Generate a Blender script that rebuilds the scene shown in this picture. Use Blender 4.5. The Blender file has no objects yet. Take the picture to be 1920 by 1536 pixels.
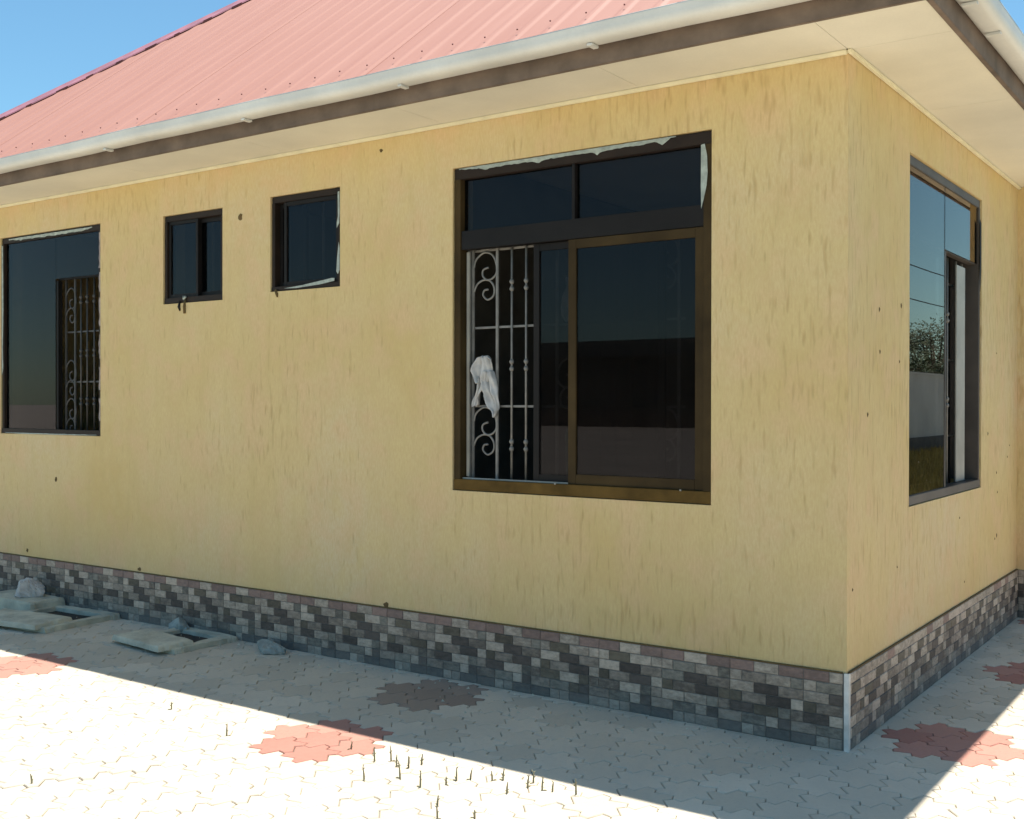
import bpy, bmesh, math, random
from mathutils import Vector, Matrix
R = math.radians
rng = random.Random(7)
S = bpy.context.scene
COL = S.collection

# ------------------------------------------------------------ camera, sky, sun
yaw, pit, rol = 0.611446, -0.005741, 0.001394
fw = Vector((-math.sin(yaw)*math.cos(pit), math.cos(yaw)*math.cos(pit), math.sin(pit)))
r0 = Vector((math.cos(yaw), math.sin(yaw), 0)); u0 = r0.cross(fw)
rv = r0*math.cos(rol)+u0*math.sin(rol); uv = -r0*math.sin(rol)+u0*math.cos(rol)
CAM = Vector((1.53413, -4.69064, 1.49044)); FPX = 2067.68
cd = bpy.data.cameras.new('camera'); cam = bpy.data.objects.new('camera', cd); COL.objects.link(cam)
cam.matrix_world = Matrix.Translation(CAM) @ Matrix((rv, uv, -fw)).transposed().to_4x4()
cd.sensor_width = 36; cd.lens = 36*FPX/1920; cd.clip_start = .05; cd.clip_end = 3000
S.camera = cam
SUN = Vector((0.046, 0.142, 1)).normalized()
el = math.asin(SUN.z); az = math.atan2(SUN.x, SUN.y)
w = bpy.data.worlds.new('World'); S.world = w; w.use_nodes = True
nt = w.node_tree; sky = nt.nodes.new('ShaderNodeTexSky'); sky.sky_type = 'NISHITA'
sky.sun_disc = False; sky.sun_elevation = el; sky.sun_rotation = az
sky.air_density = 1.0; sky.dust_density = 0.25; sky.ozone_density = 3.5
tint = nt.nodes.new('ShaderNodeMix'); tint.data_type = 'RGBA'; tint.blend_type = 'MULTIPLY'; tint.inputs[0].default_value = 1
tint.inputs[7].default_value = (.78, 1.05, 1.0, 1)      # tropical cyan-blue sky, the same all over the dome
nt.links.new(sky.outputs[0], tint.inputs[6]); nt.links.new(tint.outputs[2], nt.nodes['Background'].inputs[0])
nt.nodes['Background'].inputs[1].default_value = 0.098
sd = bpy.data.lights.new('sun', 'SUN'); sun = bpy.data.objects.new('sun', sd); COL.objects.link(sun)
sd.energy = 5.0; sd.angle = R(.53); sd.color = (1, .955, .88)
sun.rotation_euler = SUN.to_track_quat('Z', 'Y').to_euler(); sun.location = (0, 0, 20)
S.view_settings.view_transform = 'Standard'; S.view_settings.look = 'None'
S.view_settings.exposure = 0.80; S.view_settings.gamma = 1
S.cycles.max_bounces = 8; S.cycles.diffuse_bounces = 5; S.cycles.transparent_max_bounces = 12

def pix(P):
    d = Vector(P)-CAM; k = d.dot(fw)
    return (960+FPX*d.dot(rv)/k, 768-FPX*d.dot(uv)/k, k)

# ------------------------------------------------------------ materials
def newmat(name):
    m = bpy.data.materials.new(name); m.use_nodes = True
    t = m.node_tree; return m, t, t.nodes['Principled BSDF']
def N(t, typ, **kw):
    n = t.nodes.new(typ)
    for k, v in kw.items():
        if k in n.inputs: n.inputs[k].default_value = v
        else: setattr(n, k, v)
    return n
def ramp(t, fac, stops):
    r = t.nodes.new('ShaderNodeValToRGB'); e = r.color_ramp.elements
    while len(e) < len(stops): e.new(.5)
    for i, (p, c) in enumerate(stops):
        e[i].position = p; e[i].color = (*c, 1) if len(c) == 3 else c
    t.links.new(fac, r.inputs[0]); return r.outputs[0]
def mixc(t, fac, a, b, blend='MIX'):
    n = t.nodes.new('ShaderNodeMix'); n.data_type = 'RGBA'; n.blend_type = blend
    for s, v in ((n.inputs[0], fac), (n.inputs[6], a), (n.inputs[7], b)):
        if isinstance(v, (int, float)): s.default_value = v
        elif isinstance(v, tuple): s.default_value = (*v, 1)
        else: t.links.new(v, s)
    return n.outputs[2]
def math_(t, op, a, b=None, clamp=False):
    n = t.nodes.new('ShaderNodeMath'); n.operation = op; n.use_clamp = clamp
    for i, v in enumerate((a, b)):
        if v is None: continue
        if isinstance(v, (int, float)): n.inputs[i].default_value = v
        else: t.links.new(v, n.inputs[i])
    return n.outputs[0]
def noise(t, scale, detail=4, rough=.55, vec=None, stretch=None, off=None):
    if vec is None: vec = N(t, 'ShaderNodeNewGeometry').outputs['Position']
    if stretch or off is not None:
        mp = t.nodes.new('ShaderNodeMapping'); t.links.new(vec, mp.inputs[0])
        if stretch: mp.inputs['Scale'].default_value = stretch
        if off is not None:
            if isinstance(off, tuple): mp.inputs['Location'].default_value = off
            else: t.links.new(off, mp.inputs['Location'])
        vec = mp.outputs[0]
    n = N(t, 'ShaderNodeTexNoise', Scale=scale, Detail=detail, Roughness=rough)
    t.links.new(vec, n.inputs['Vector']); return n.outputs['Fac']
def bump(t, b, h, strength=.5, dist=.003):
    n = N(t, 'ShaderNodeBump', Strength=strength, Distance=dist)
    t.links.new(h, n.inputs['Height']); t.links.new(n.outputs[0], b.inputs['Normal'])
def simple(name, col, rough=.6, var=.25, scale=6, metal=0, bmp=.15, spec=.5, fine=90, bd=.0015):
    m, t, b = newmat(name)
    n1 = noise(t, scale); n2 = noise(t, fine, 3)
    lo = tuple(c*(1-var) for c in col); hi = tuple(min(1, c*(1+var)) for c in col)
    c = ramp(t, n1, [(.3, lo), (.7, hi)])
    f = math_(t, 'MULTIPLY', n2, .25)
    c = mixc(t, f, c, tuple(c_*.6 for c_ in col))
    t.links.new(c, b.inputs['Base Color'])
    b.inputs['Roughness'].default_value = rough; b.inputs['Metallic'].default_value = metal
    b.inputs['Specular IOR Level'].default_value = spec
    if bmp: bump(t, b, n2, bmp, bd)
    return m

# yellow scratched stucco
def stucco():
    m, t, b = newmat('yellow_scratched_stucco')
    big = noise(t, .9, 3, .5); mid = noise(t, 3.3, 4, .6, stretch=(1, 1, .6))
    c = ramp(t, big, [(.30, (.63, .46, .185)), (.5, (.68, .53, .275)), (.70, (.675, .55, .34))])
    c = mixc(t, math_(t, 'MULTIPLY', mid, .45), c, (.57, .44, .20))
    streak = noise(t, 1.0, 3, .55, stretch=(13, 13, 3.6)); blot = noise(t, 4.2, 3, .55, off=(6, 1, 2))
    c = mixc(t, ramp(t, blot, [(.50, (0, 0, 0)), (.66, (.55, .55, .55))]), c, (.70, .48, .27)); c = mixc(t, ramp(t, blot, [(.34, (.55, .55, .55)), (.48, (0, 0, 0))]), c, (.67, .53, .25))
    c = mixc(t, ramp(t, streak, [(.48, (0, 0, 0)), (.75, (.38, .38, .38))]), c, (.54, .42, .18))
    g = noise(t, 1.0, 1.5, .45, stretch=(44, 44, 8))
    g2 = noise(t, 1.0, 1.5, .45, stretch=(34, 34, 5.5), off=(13, 5, 8))
    dens = noise(t, .8, 2, .5, off=(3, 9, 1))
    # grooves grow denser towards the house corner, as the trowel was dragged
    gx = N(t, 'ShaderNodeSeparateXYZ'); t.links.new(N(t, 'ShaderNodeNewGeometry').outputs['Position'], gx.inputs[0])
    nearc = math_(t, 'MULTIPLY_ADD', gx.outputs[0], .022, True)
    nearc.node.inputs[2].default_value = .055
    d = math_(t, 'ADD', math_(t, 'MULTIPLY', math_(t, 'SUBTRACT', dens, .5), .30), nearc)
    m1 = math_(t, 'MULTIPLY', math_(t, 'SUBTRACT', math_(t, 'ADD', g, d), .628), 5.5, True)
    m2 = math_(t, 'MULTIPLY', math_(t, 'SUBTRACT', math_(t, 'ADD', g2, d), .652), 5.5, True)
    mk = math_(t, 'MAXIMUM', m1, m2)
    c = mixc(t, math_(t, 'MULTIPLY', mk, .60), c, (.40, .27, .11))
    mic = noise(t, 1.0, 4, .7, stretch=(110, 110, 28), off=(2, 7, 3))
    c = mixc(t, ramp(t, mic, [(.40, (.5, .5, .5)), (.60, (0, 0, 0))]), c, (.58, .40, .19))
    dots = noise(t, 16, 2, .5, off=(1, 2, 3))
    dm = math_(t, 'MULTIPLY', math_(t, 'SUBTRACT', dots, .80), 14, True)
    c = mixc(t, math_(t, 'MULTIPLY', dm, .8), c, (.16, .12, .07))
    t.links.new(c, b.inputs['Base Color']); b.inputs['Roughness'].default_value = .86
    b.inputs['Specular IOR Level'].default_value = .25
    fine = noise(t, 160, 3)
    h = math_(t, 'SUBTRACT', math_(t, 'MULTIPLY', fine, .22), mk)
    h = math_(t, 'ADD', h, math_(t, 'MULTIPLY', noise(t, 1, 3, .5, stretch=(40, 40, 9), off=(4, 4, 4)), .5))
    bump(t, b, h, .55, .004)
    return m
M = {}
M['stucco'] = stucco()
def stone_mat(name, col, var=.5):
    m, t, b = newmat(name)
    oi = N(t, 'ShaderNodeObjectInfo'); geo = N(t, 'ShaderNodeNewGeometry')
    rnd = math_(t, 'FRACT', math_(t, 'ADD', oi.outputs['Random'], geo.outputs['Random Per Island']))
    n1 = noise(t, 34, 4, .65, stretch=(1, 1, 1.9)); n2 = noise(t, 120, 4)
    f = math_(t, 'ADD', math_(t, 'MULTIPLY', n1, .75), math_(t, 'MULTIPLY', rnd, .25))
    lo = tuple(c*(1-var) for c in col); hi = tuple(min(1, c*(1+var)) for c in col)
    c = ramp(t, f, [(.34, lo), (.5, col), (.66, hi)])
    # dust thrown up from the ground clings to the lowest courses
    sp = N(t, 'ShaderNodeSeparateXYZ'); t.links.new(geo.outputs['Position'], sp.inputs[0])
    dust = math_(t, 'SUBTRACT', math_(t, 'ADD', .07, math_(t, 'MULTIPLY', n1, .1)), sp.outputs[2])
    dust = math_(t, 'MULTIPLY', dust, 9, True)
    c = mixc(t, math_(t, 'MULTIPLY', dust, .35), c, (.30, .285, .25))
    t.links.new(c, b.inputs['Base Color']); b.inputs['Roughness'].default_value = .62
    bump(t, b, math_(t, 'ADD', n1, math_(t, 'MULTIPLY', n2, .3)), .5, .004)
    return m
M['light'] = stone_mat('stone_pale_grey', (.38, .315, .245), .4)
M['mauve'] = stone_mat('stone_mauve', (.235, .155, .125), .25)
M['mid'] = stone_mat('stone_mid_grey', (.215, .175, .135), .5)
M['teal'] = stone_mat('stone_blue_grey', (.185, .165, .13), .5)
M['dark'] = stone_mat('stone_dark', (.08, .064, .052), .4)
M['olive'] = stone_mat('stone_olive', (.115, .095, .065), .4)
M['grout'] = simple('grout', (.17, .16, .14), .9)
def paver_mat(name, lo, hi, stain):
    m, t, b = newmat(name)
    oi = N(t, 'ShaderNodeObjectInfo'); geo = N(t, 'ShaderNodeNewGeometry')
    rnd = math_(t, 'FRACT', math_(t, 'ADD', oi.outputs['Random'], geo.outputs['Random Per Island']))
    big = noise(t, 1.1, 4, .6); fine = noise(t, 38, 5, .65); grit = noise(t, 300, 2)
    f = math_(t, 'ADD', math_(t, 'MULTIPLY', rnd, .45), math_(t, 'MULTIPLY', fine, .55))
    c = ramp(t, f, [(.25, lo), (.75, hi)])
    c = mixc(t, ramp(t, big, [(.42, (0, 0, 0)), (.72, (.6, .6, .6))]), c, stain)
    c = mixc(t, ramp(t, fine, [(.60, (0, 0, 0)), (.72, (.45, .45, .45))]), c, tuple(s*.55 for s in stain))
    t.links.new(c, b.inputs['Base Color']); b.inputs['Roughness'].default_value = .85
    b.inputs['Specular IOR Level'].default_value = .3
    bump(t, b, math_(t, 'ADD', fine, math_(t, 'MULTIPLY', grit, .4)), .5, .003)
    return m
M['paver'] = paver_mat('cream_concrete_paver', (.50, .435, .335), (.64, .56, .44), (.42, .38, .31))
M['paver_red'] = paver_mat('red_concrete_paver', (.37, .165, .125), (.46, .235, .18), (.36, .22, .17))
M['paver_red_shaded'] = paver_mat('shaded_red_concrete_paver', (.27, .20, .155), (.35, .265, .205), (.32, .26, .20))  # red flower under the eaves, its shaded tone put into the colour
M['joint'] = simple('joint_sand', (.25, .23, .185), .95, .3, 12)
M['ground'] = simple('sandy_ground', (.43, .40, .33), .95, .2, .5)
M['grass'] = simple('dry_grass', (.22, .19, .05), .95, .4, 2)
def roofmat():
    m, t, b = newmat('faded_red_metal')
    n = noise(t, 1.3, 4, .6, stretch=(4, .6, .6)); g = noise(t, 60, 3)
    c = ramp(t, n, [(.3, (.345, .155, .112)), (.7, (.385, .185, .137))])
    c = mixc(t, math_(t, 'MULTIPLY', g, .15), c, (.42, .28, .24))
    t.links.new(c, b.inputs['Base Color']); b.inputs['Roughness'].default_value = .6
    b.inputs['Specular IOR Level'].default_value = .3
    bump(t, b, n, .12, .004); return m
M['roof'] = roofmat()
M['ridge'] = simple('violet_red_cap_metal', (.36, .15, .17), .4)
M['gutter'] = simple('off_white_pvc', (.66, .65, .60), .5, .12, 3)
M['fascia'] = simple('weathered_brown_board', (.15, .108, .08), .8, .4, 5, bmp=.4)
M['soffit'] = simple('cream_ceiling_board', (.72, .675, .55), .8, .10, 1.5)
M['bead'] = simple('pale_bead', (.80, .74, .52), .6, .1)
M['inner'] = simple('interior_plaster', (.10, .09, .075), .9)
M['frame'] = simple('dark_bronze_aluminium', (.024, .015, .010), .55, .3, 4, spec=.2)
M['frame_dark'] = simple('black_bronze_aluminium', (.011, .009, .008), .55, .3, 4, spec=.2)
M['frame_side'] = simple('greyed_bronze_aluminium', (.075, .062, .052), .5, .3, 4, spec=.4)
M['film2'] = simple('dirty_pink_film', (.30, .24, .22), .6, .4, 25)
M['sill'] = simple('dusty_bronze_sill', (.115, .068, .018), .7, .4, 6, spec=.1)
M['bronze'] = simple('worn_bronze_aluminium', (.050, .032, .012), .6, .5, 3, spec=.12)
M['film'] = simple('peeling_protective_film', (.36, .40, .35), .5, .3, 30)
M['silver'] = simple('mill_aluminium', (.36, .34, .29), .45, .2)
M['iron'] = simple('grey_painted_iron', (.20, .19, .17), .5, .25, 20)
M['cloth'] = simple('white_cotton', (.52, .50, .47), .95, .2, 20)
M['green'] = simple('pale_green_cotton', (.25, .38, .30), .95, .3, 12)
M['trim'] = simple('white_pvc_trim', (.72, .70, .64), .5, .25, 14)
M['concrete'] = simple('rough_concrete', (.52, .49, .375), .95, .3, 7, bmp=.8, fine=35, bd=.01)
M['pit'] = simple('pit_shade', (.03, .028, .022), .9)
M['bagw'] = simple('dusty_white_plastic', (.50, .47, .43), .6, .2, 18)
M['bagb'] = simple('dusty_blue_plastic', (.31, .33, .29), .6, .3, 18)
M['weed'] = simple('dry_weed', (.24, .225, .14), .9, .3, 30)
M['mud'] = simple('dried_mud', (.13, .085, .03), .95)
M['screw'] = simple('rusty_screw', (.16, .05, .04), .6)
M['leaf'] = simple('dark_leaf', (.035, .06, .018), .7, .5, .6)
M['trunk'] = simple('bark', (.10, .075, .05), .95)
M['yardwall'] = simple('whitewashed_block_wall', (.52, .53, .50), .9, .12, 1)
M['yardbase'] = simple('damp_grey_wall_base', (.09, .09, .085), .9, .3, 2)
M['brownwall'] = simple('brown_block', (.13, .095, .07), .9, .25, .5)
def glass(ior=1.30, name='tinted_window_glass', gc=(.88, .80, .84, 1)):
    m = bpy.data.materials.new(name); m.use_nodes = True; t = m.node_tree
    for n in list(t.nodes):
        if n.type == 'BSDF_PRINCIPLED': t.nodes.remove(n)
    out = [n for n in t.nodes if n.type == 'OUTPUT_MATERIAL'][0]
    fr = N(t, 'ShaderNodeFresnel', IOR=1.37); tr = N(t, 'ShaderNodeBsdfTransparent'); gl = N(t, 'ShaderNodeBsdfGlossy', Roughness=.006)
    tr.inputs[0].default_value = (.42, .42, .42, 1); gl.inputs[0].default_value = gc
    dirt = noise(t, 5, 4)
    bf = N(t, 'ShaderNodeNewGeometry').outputs['Backfacing']   # same reflectance entering and leaving the thin pane
    io = math_(t, 'SUBTRACT', ior, math_(t, 'MULTIPLY', bf, ior-1/ior)); t.links.new(io, fr.inputs[0])
    df = N(t, 'ShaderNodeBsdfDiffuse'); df.inputs[0].default_value = (.30, .29, .26, 1)
    mx = t.nodes.new('ShaderNodeMixShader'); m2 = t.nodes.new('ShaderNodeMixShader')
    t.links.new(fr.outputs[0], mx.inputs[0]); t.links.new(tr.outputs[0], mx.inputs[1]); t.links.new(gl.outputs[0], mx.inputs[2])
    t.links.new(math_(t, 'MULTIPLY', dirt, .012), m2.inputs[0]); t.links.new(mx.outputs[0], m2.inputs[1]); t.links.new(df.outputs[0], m2.inputs[2])
    t.links.new(m2.outputs[0], out.inputs[0]); return m
M['glass'] = glass(); M['glass_side'] = glass(1.62, 'mirrored_window_glass', (.90, .80, .74, 1))

# ------------------------------------------------------------ mesh helpers
class MB:
    def __init__(s): s.v = []; s.f = []
    def quad(s, *p):
        n = len(s.v); s.v += [tuple(q) for q in p]; s.f.append(tuple(range(n, n+len(p)))); return s
    def box(s, a, b, e=0):
        x0, y0, z0 = (min(a[i], b[i]) for i in range(3)); x1, y1, z1 = (max(a[i], b[i]) for i in range(3))
        n = len(s.v)
        s.v += [(x, y, z) for x in (x0, x1) for y in (y0, y1) for z in (z0, z1)]
        s.f += [tuple(n+i for i in q) for q in ((0,1,3,2),(4,6,7,5),(0,4,5,1),(2,3,7,6),(0,2,6,4),(1,5,7,3))]
        return s
    def tube(s, pts, r, k=8, caps=True):
        pts = [Vector(p) for p in pts]; n0 = len(s.v); rr = r if isinstance(r, list) else [r]*len(pts)
        up = None
        for i, p in enumerate(pts):
            d = (pts[min(i+1, len(pts)-1)]-pts[max(i-1, 0)]).normalized()
            if up is None: up = d.orthogonal().normalized()
            up = (up-d*up.dot(d)).normalized(); sd_ = d.cross(up)
            for j in range(k):
                a = 2*math.pi*j/k; s.v.append(tuple(p+(up*math.cos(a)+sd_*math.sin(a))*rr[i]))
        for i in range(len(pts)-1):
            for j in range(k):
                a = n0+i*k+j; b = n0+i*k+(j+1) % k; s.f.append((a, b, b+k, a+k))
        if caps:
            s.f.append(tuple(n0+j for j in range(k))[::-1]); s.f.append(tuple(n0+(len(pts)-1)*k+j for j in range(k)))
        return s
    def mesh(s, name, mat, bevel=0, smooth=False):
        me = bpy.data.meshes.new(name); me.from_pydata(s.v, [], s.f); me.materials.append(mat)
        bm = bmesh.new(); bm.from_mesh(me)
        bmesh.ops.recalc_face_normals(bm, faces=bm.faces)
        if bevel: bmesh.ops.bevel(bm, geom=bm.edges[:], offset=bevel, segments=2, affect='EDGES', clamp_overlap=True)
        if smooth:
            for f in bm.faces: f.smooth = True
        bm.to_mesh(me); bm.free(); return me
def link(name, me, parent=None, loc=None, **props):
    o = bpy.data.objects.new(name, me); COL.objects.link(o)
    if parent: o.parent = parent
    if loc is not None: o.location = loc
    for k, v in props.items(): o[k] = v
    return o
def part(name, mb, mat, parent=None, bevel=0, smooth=False, **props):
    return link(name, mb.mesh(name, M[mat], bevel, smooth), parent, **props)

# ------------------------------------------------------------ setting: ground and paving
ground = part('ground', MB().quad((-600, -600, -.03), (600, -600, -.03), (600, 600, -.03), (-600, 600, -.03)), 'ground', kind='structure')
PX0, PX1, PY0, PY1 = -9.45, 5.2, -6.2, 11
paving = part('paving', MB().quad((PX0, PY0, -.008), (PX1, PY0, -.008), (PX1, PY1, -.008), (PX0, PY1, -.008)), 'joint', kind='structure')
D = .20
def paver_outline(inset):
    pts = []; ap = D/2-inset; rad = ap/math.cos(math.pi/6)
    vs = [(rad*math.cos(R(30+60*i)), rad*math.sin(R(30+60*i))) for i in range(6)]
    for i in range(6):
        a = Vector(vs[i]); b = Vector(vs[(i+1) % 6]); e = b-a; n = Vector((e.y, -e.x)).normalized()
        for k in range(4):
            tt = k/4; pts.append(a+e*tt+n*(.024*math.sin(2*math.pi*tt)))
    return pts
OUT = paver_outline(.0019); INN = paver_outline(.006)
def paver_geo(mb, x, y, dz=0, tx=0, ty=0):
    n = len(mb.v); k = len(OUT)
    mb.v += [(x+p.x, y+p.y, dz+p.x*tx+p.y*ty) for p in INN] + [(x+p.x, y+p.y, dz-.004) for p in OUT] + [(x+p.x, y+p.y, -.02) for p in OUT]
    mb.f.append(tuple(range(n, n+k)))
    for i in range(k):
        j = (i+1) % k
        mb.f.append((n+i, n+k+i, n+k+j, n+j)); mb.f.append((n+k+i, n+2*k+i, n+2*k+j, n+k+j))
mbp = MB(); paver_geo(mbp, 0, 0)
ME_P = mbp.mesh('paver', M['paver']); ME_R = mbp.mesh('paver_red', M['paver_red']); ME_B = mbp.mesh('paver_red_shaded', M['paver_red_shaded'])
CY = D*math.sqrt(3)/2
flowers = [(-1.95, -1.17), (-2.03, -.28), (-4.36, -1.10), (.36, .42), (.42, 1.95), (.36, 3.4), (-.75, -2.1), (-6.7, -1.1), (1.6, -1.2), (1.6, 1.2), (-.7, -3.9), (-3.1, -3.9)]
def near_cell(x, y):
    best = None
    for j in range(int((y-PY0)/CY)-1, int((y-PY0)/CY)+3):
        for i in range(int((x-PX0)/D)-2, int((x-PX0)/D)+3):
            cx = PX0+i*D+(j % 2)*D/2; cy = PY0+j*CY; dd = (cx-x)**2+(cy-y)**2
            if best is None or dd < best[0]: best = (dd, cx, cy)
    return best[1], best[2]
fc = [near_cell(*f) for f in flowers]
cells = []
for j in range(int((PY1-PY0)/CY)):
    for i in range(int((PX1-PX0)/D)):
        cx = PX0+i*D+(j % 2)*D/2+.1; cy = PY0+j*CY+.1
        cx -= .1; cy -= .1
        if -7.4 < cx < -.06 and cy > .06: continue
        if cx <= -7.4 and cy > 3: continue
        if -.06 <= cx < .1 and cy > 3.8: continue
        red = any((cx-a)**2+(cy-b)**2 < (D*1.15)**2 for a, b in fc)
        if red and (cx+2.0)**2+(cy+.28)**2 < .3: red = 2
        p = pix((cx, cy, 0)); vis = p[2] > .5 and -40 < p[0] < 1960 and p[1] < 1580
        hidden = (cy > 0 and cx < 0)
        size = (1/p[2]**3 if vis and not hidden else 0)
        cells.append((size, cx, cy, red))
cells.sort(reverse=True)
rest = {False: MB(), True: MB(), 2: MB()}
for n, (sz, cx, cy, red) in enumerate(cells):
    dz = rng.uniform(-.0015, .0015)
    if n < 300:
        o = link('paver', [ME_P, ME_R, ME_B][int(red)], paving, (cx, cy, dz)); o.rotation_euler = (rng.uniform(-.008, .008), rng.uniform(-.008, .008), rng.choice((0, 1, 2))*2*math.pi/3)
    else: paver_geo(rest[red], cx, cy, dz, rng.uniform(-.01, .01), rng.uniform(-.01, .01))
part('cream_pavers', rest[False], 'paver', paving, kind='stuff')
part('red_pavers', rest[True], 'paver_red', paving, kind='stuff')
if rest[2].v: part('shaded_red_pavers', rest[2], 'paver_red_shaded', paving, kind='stuff')

# ------------------------------------------------------------ the house
house = link('house', None, None, (0, 0, 0), label='yellow stuccoed single-storey house with a faded red metal hipped roof', category='house')
XL, YB, H, TH = -7.55, 7.6, 3.0, .18
ZT = .332
def wall_mesh(axis, a0, a1, z0, z1, holes, d0, d1):
    """wall in the plane of `axis`, from depth d0 (outer) to d1 (inner), with openings"""
    mb = MB(); P = (lambda a, d, z: (a, d, z)) if axis == 'x' else (lambda a, d, z: (d, a, z))
    As = sorted({a0, a1, *[h[0] for h in holes], *[h[1] for h in holes]}); Zs = sorted({z0, z1, *[h[2] for h in holes], *[h[3] for h in holes]})
    inh = lambda a, z: any(h[0] < a < h[1] and h[2] < z < h[3] for h in holes)
    for i in range(len(As)-1):
        for j in range(len(Zs)-1):
            a, b, c, e = As[i], As[i+1], Zs[j], Zs[j+1]
            if inh((a+b)/2, (c+e)/2): continue
            mb.quad(P(a, d0, c), P(b, d0, c), P(b, d0, e), P(a, d0, e)); mb.quad(P(a, d1, c), P(b, d1, c), P(b, d1, e), P(a, d1, e))
    for (a, b, c, e) in holes+[(a0, a1, z0, z1)]:
        mb.quad(P(a, d0, c), P(a, d1, c), P(a, d1, e), P(a, d0, e)); mb.quad(P(b, d0, c), P(b, d1, c), P(b, d1, e), P(b, d0, e))
        mb.quad(P(a, d0, c), P(b, d0, c), P(b, d1, c), P(a, d1, c)); mb.quad(P(a, d0, e), P(b, d0, e), P(b, d1, e), P(a, d1, e))
    return mb
WM = (-2.147, -.633, 1.02, 2.755); W2 = (-4.597, -4.005, 2.145, 2.733); W3 = (-3.566, -2.98, 2.17, 2.753); WL = (-6.56, -5.29, 1.253, 2.752)
WB = (.945, 2.54, .975, 2.745); YJ = 3.65
part('wall', wall_mesh('x', XL, -.001, -.1, H, [WM, W2, W3, WL], 0, TH), 'stucco', house, label='long yellow stuccoed front wall with four windows')
part('wall', wall_mesh('y', .0008, YJ, -.1, H-.001, [WB], 0, -TH), 'stucco', house, label='yellow stuccoed side wall with one tall window')
part('wall', MB().box((-.3, YJ, -.1), (.28, YJ+1.6, H)), 'stucco', house, label='projecting yellow return at the far end of the side wall')
part('wall', MB().box((-TH, YJ+1.6, -.1), (-.0, YB, H)), 'stucco', house)
part('wall', MB().box((XL, TH+.002, -.1), (XL+TH, YB, H)), 'stucco', house)
part('wall', MB().box((XL+TH, YB-TH, -.1), (-TH, YB, H)), 'stucco', house)
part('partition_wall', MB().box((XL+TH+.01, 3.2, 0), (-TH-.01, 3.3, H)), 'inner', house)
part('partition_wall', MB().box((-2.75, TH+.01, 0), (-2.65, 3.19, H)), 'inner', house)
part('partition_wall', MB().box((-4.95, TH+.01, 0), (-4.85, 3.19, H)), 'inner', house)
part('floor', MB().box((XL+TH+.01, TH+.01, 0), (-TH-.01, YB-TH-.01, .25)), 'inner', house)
# mud marks on the walls
for (x, z, r) in [(-5.83, .93, .02), (-4.85, .355, .02), (-2.62, .345, .022), (-3.84, 2.655, .025), (-2.66, 2.92, .013), (-6.2, .38, .015)]:
    mb = MB(); k = 9; mb.v.append((x, -.006, z))
    for i in range(k):
        a = 2*math.pi*i/k; q = r*rng.uniform(.6, 1.2); mb.v.append((x+q*math.cos(a), -.0008, z+q*math.sin(a)*.9))
    mb.f = [(0, 1+i, 1+(i+1) % k) for i in range(k)]; part('mud_spot', mb, 'mud', house, smooth=True)
for i in range(17):
    y = rng.choice((rng.uniform(.02, .8), rng.uniform(2.7, 3.5), rng.uniform(.02, 3.4))); z = rng.uniform(.45, 2.3)
    if .9 < y < 2.6 and z > .93: z = rng.uniform(.4, .9)
    mb = MB(); k = 7; r = rng.uniform(.005, .012); mb.v.append((.005, y, z))
    for j in range(k):
        a = 2*math.pi*j/k; q = r*rng.uniform(.6, 1.2); mb.v.append((.0008, y+q*math.cos(a), z+q*1.5*math.sin(a)))
    mb.f = [(0, 1+j, 1+(j+1) % k) for j in range(k)]; part('mud_spot', mb, 'mud', house, smooth=True)

# plinth of stone pieces
plinth = part('plinth', MB().box((XL, -.009, -.05), (-.0, -.0005, ZT)).box((.0005, -.009, -.05), (.009, YJ-.0105, ZT)).box((.0005, YJ-.0095, -.05), (.289, YJ-.0005, ZT)), 'grout', house, label='low band of mixed grey and mauve stone pieces along the wall foot')
U = .345/6; RH = ZT/7
ROWS = [[(0,2,'light'),(2,2,'mauve'),(4,2,'mauve')],
        [(1,2,'olive'),(3,1,'light'),(4,1,'teal'),(5,2,'light')],
        [(0,2,'dark'),(2,2,'light'),(4,2,'mid')],
        [(5,2,'dark'),(1,2,'mid'),(3,1,'olive'),(4,1,'light')],
        [(0,2,'light'),(2,2,'dark'),(4,1,'mid'),(5,1,'teal')],
        [(0,1,'light'),(1,2,'teal'),(3,2,'mid'),(5,1,'dark')],
        [(5,2,'dark'),(1,1,'mid'),(2,1,'light'),(3,2,'dark')]]
TOPB = ['mauve', 'light']
stones = []
def lay(face, length):
    a = -1
    for tcol in range(-1, int(length/(6*U))+2):
        for r_, row in enumerate(ROWS):
            for (c, wd, col) in row:
                s0 = (tcol*6+c)*U-(.055 if face == 'A' else .02); s1 = s0+wd*U; s0 = max(s0, 0.0); s1 = min(s1, length)
                if s1-s0 < .012: continue
                if face != 'A' and r_ == 0: col = 'light' if col == 'mauve' and rng.random() < .6 else col
                if r_ > 0 and rng.random() < .10: col = rng.choice(['mid', 'teal', 'olive', 'light'])
                z1 = ZT-r_*RH; stones.append((face, s0, s1, z1-RH, z1, col))
lay('A', -XL); lay('B', YJ-.012); lay('C', .27)
def stone_place(st):
    face, s0, s1, z0, z1, col = st; mid = (s0+s1)/2; zc = (z0+z1)/2
    if face == 'A': return Vector((-mid-.012, -.009, zc)), 0
    if face == 'B': return Vector((.009, mid, zc)), math.pi/2
    return Vector((.012+mid, YJ-.0095, zc)), 0
scored = []
for st in stones:
    p, rot = stone_place(st); q = pix(p); wdt = st[2]-st[1]
    ax = Vector((math.cos(rot), math.sin(rot), 0))*wdt; q2 = pix(p+ax)
    area = abs(q2[0]-q[0])*RH*FPX/q[2] if q[2] > .5 and -20 < q[0] < 1940 else 0
    scored.append((area, st, p, rot))
scored.sort(key=lambda a: -a[0])
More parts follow.
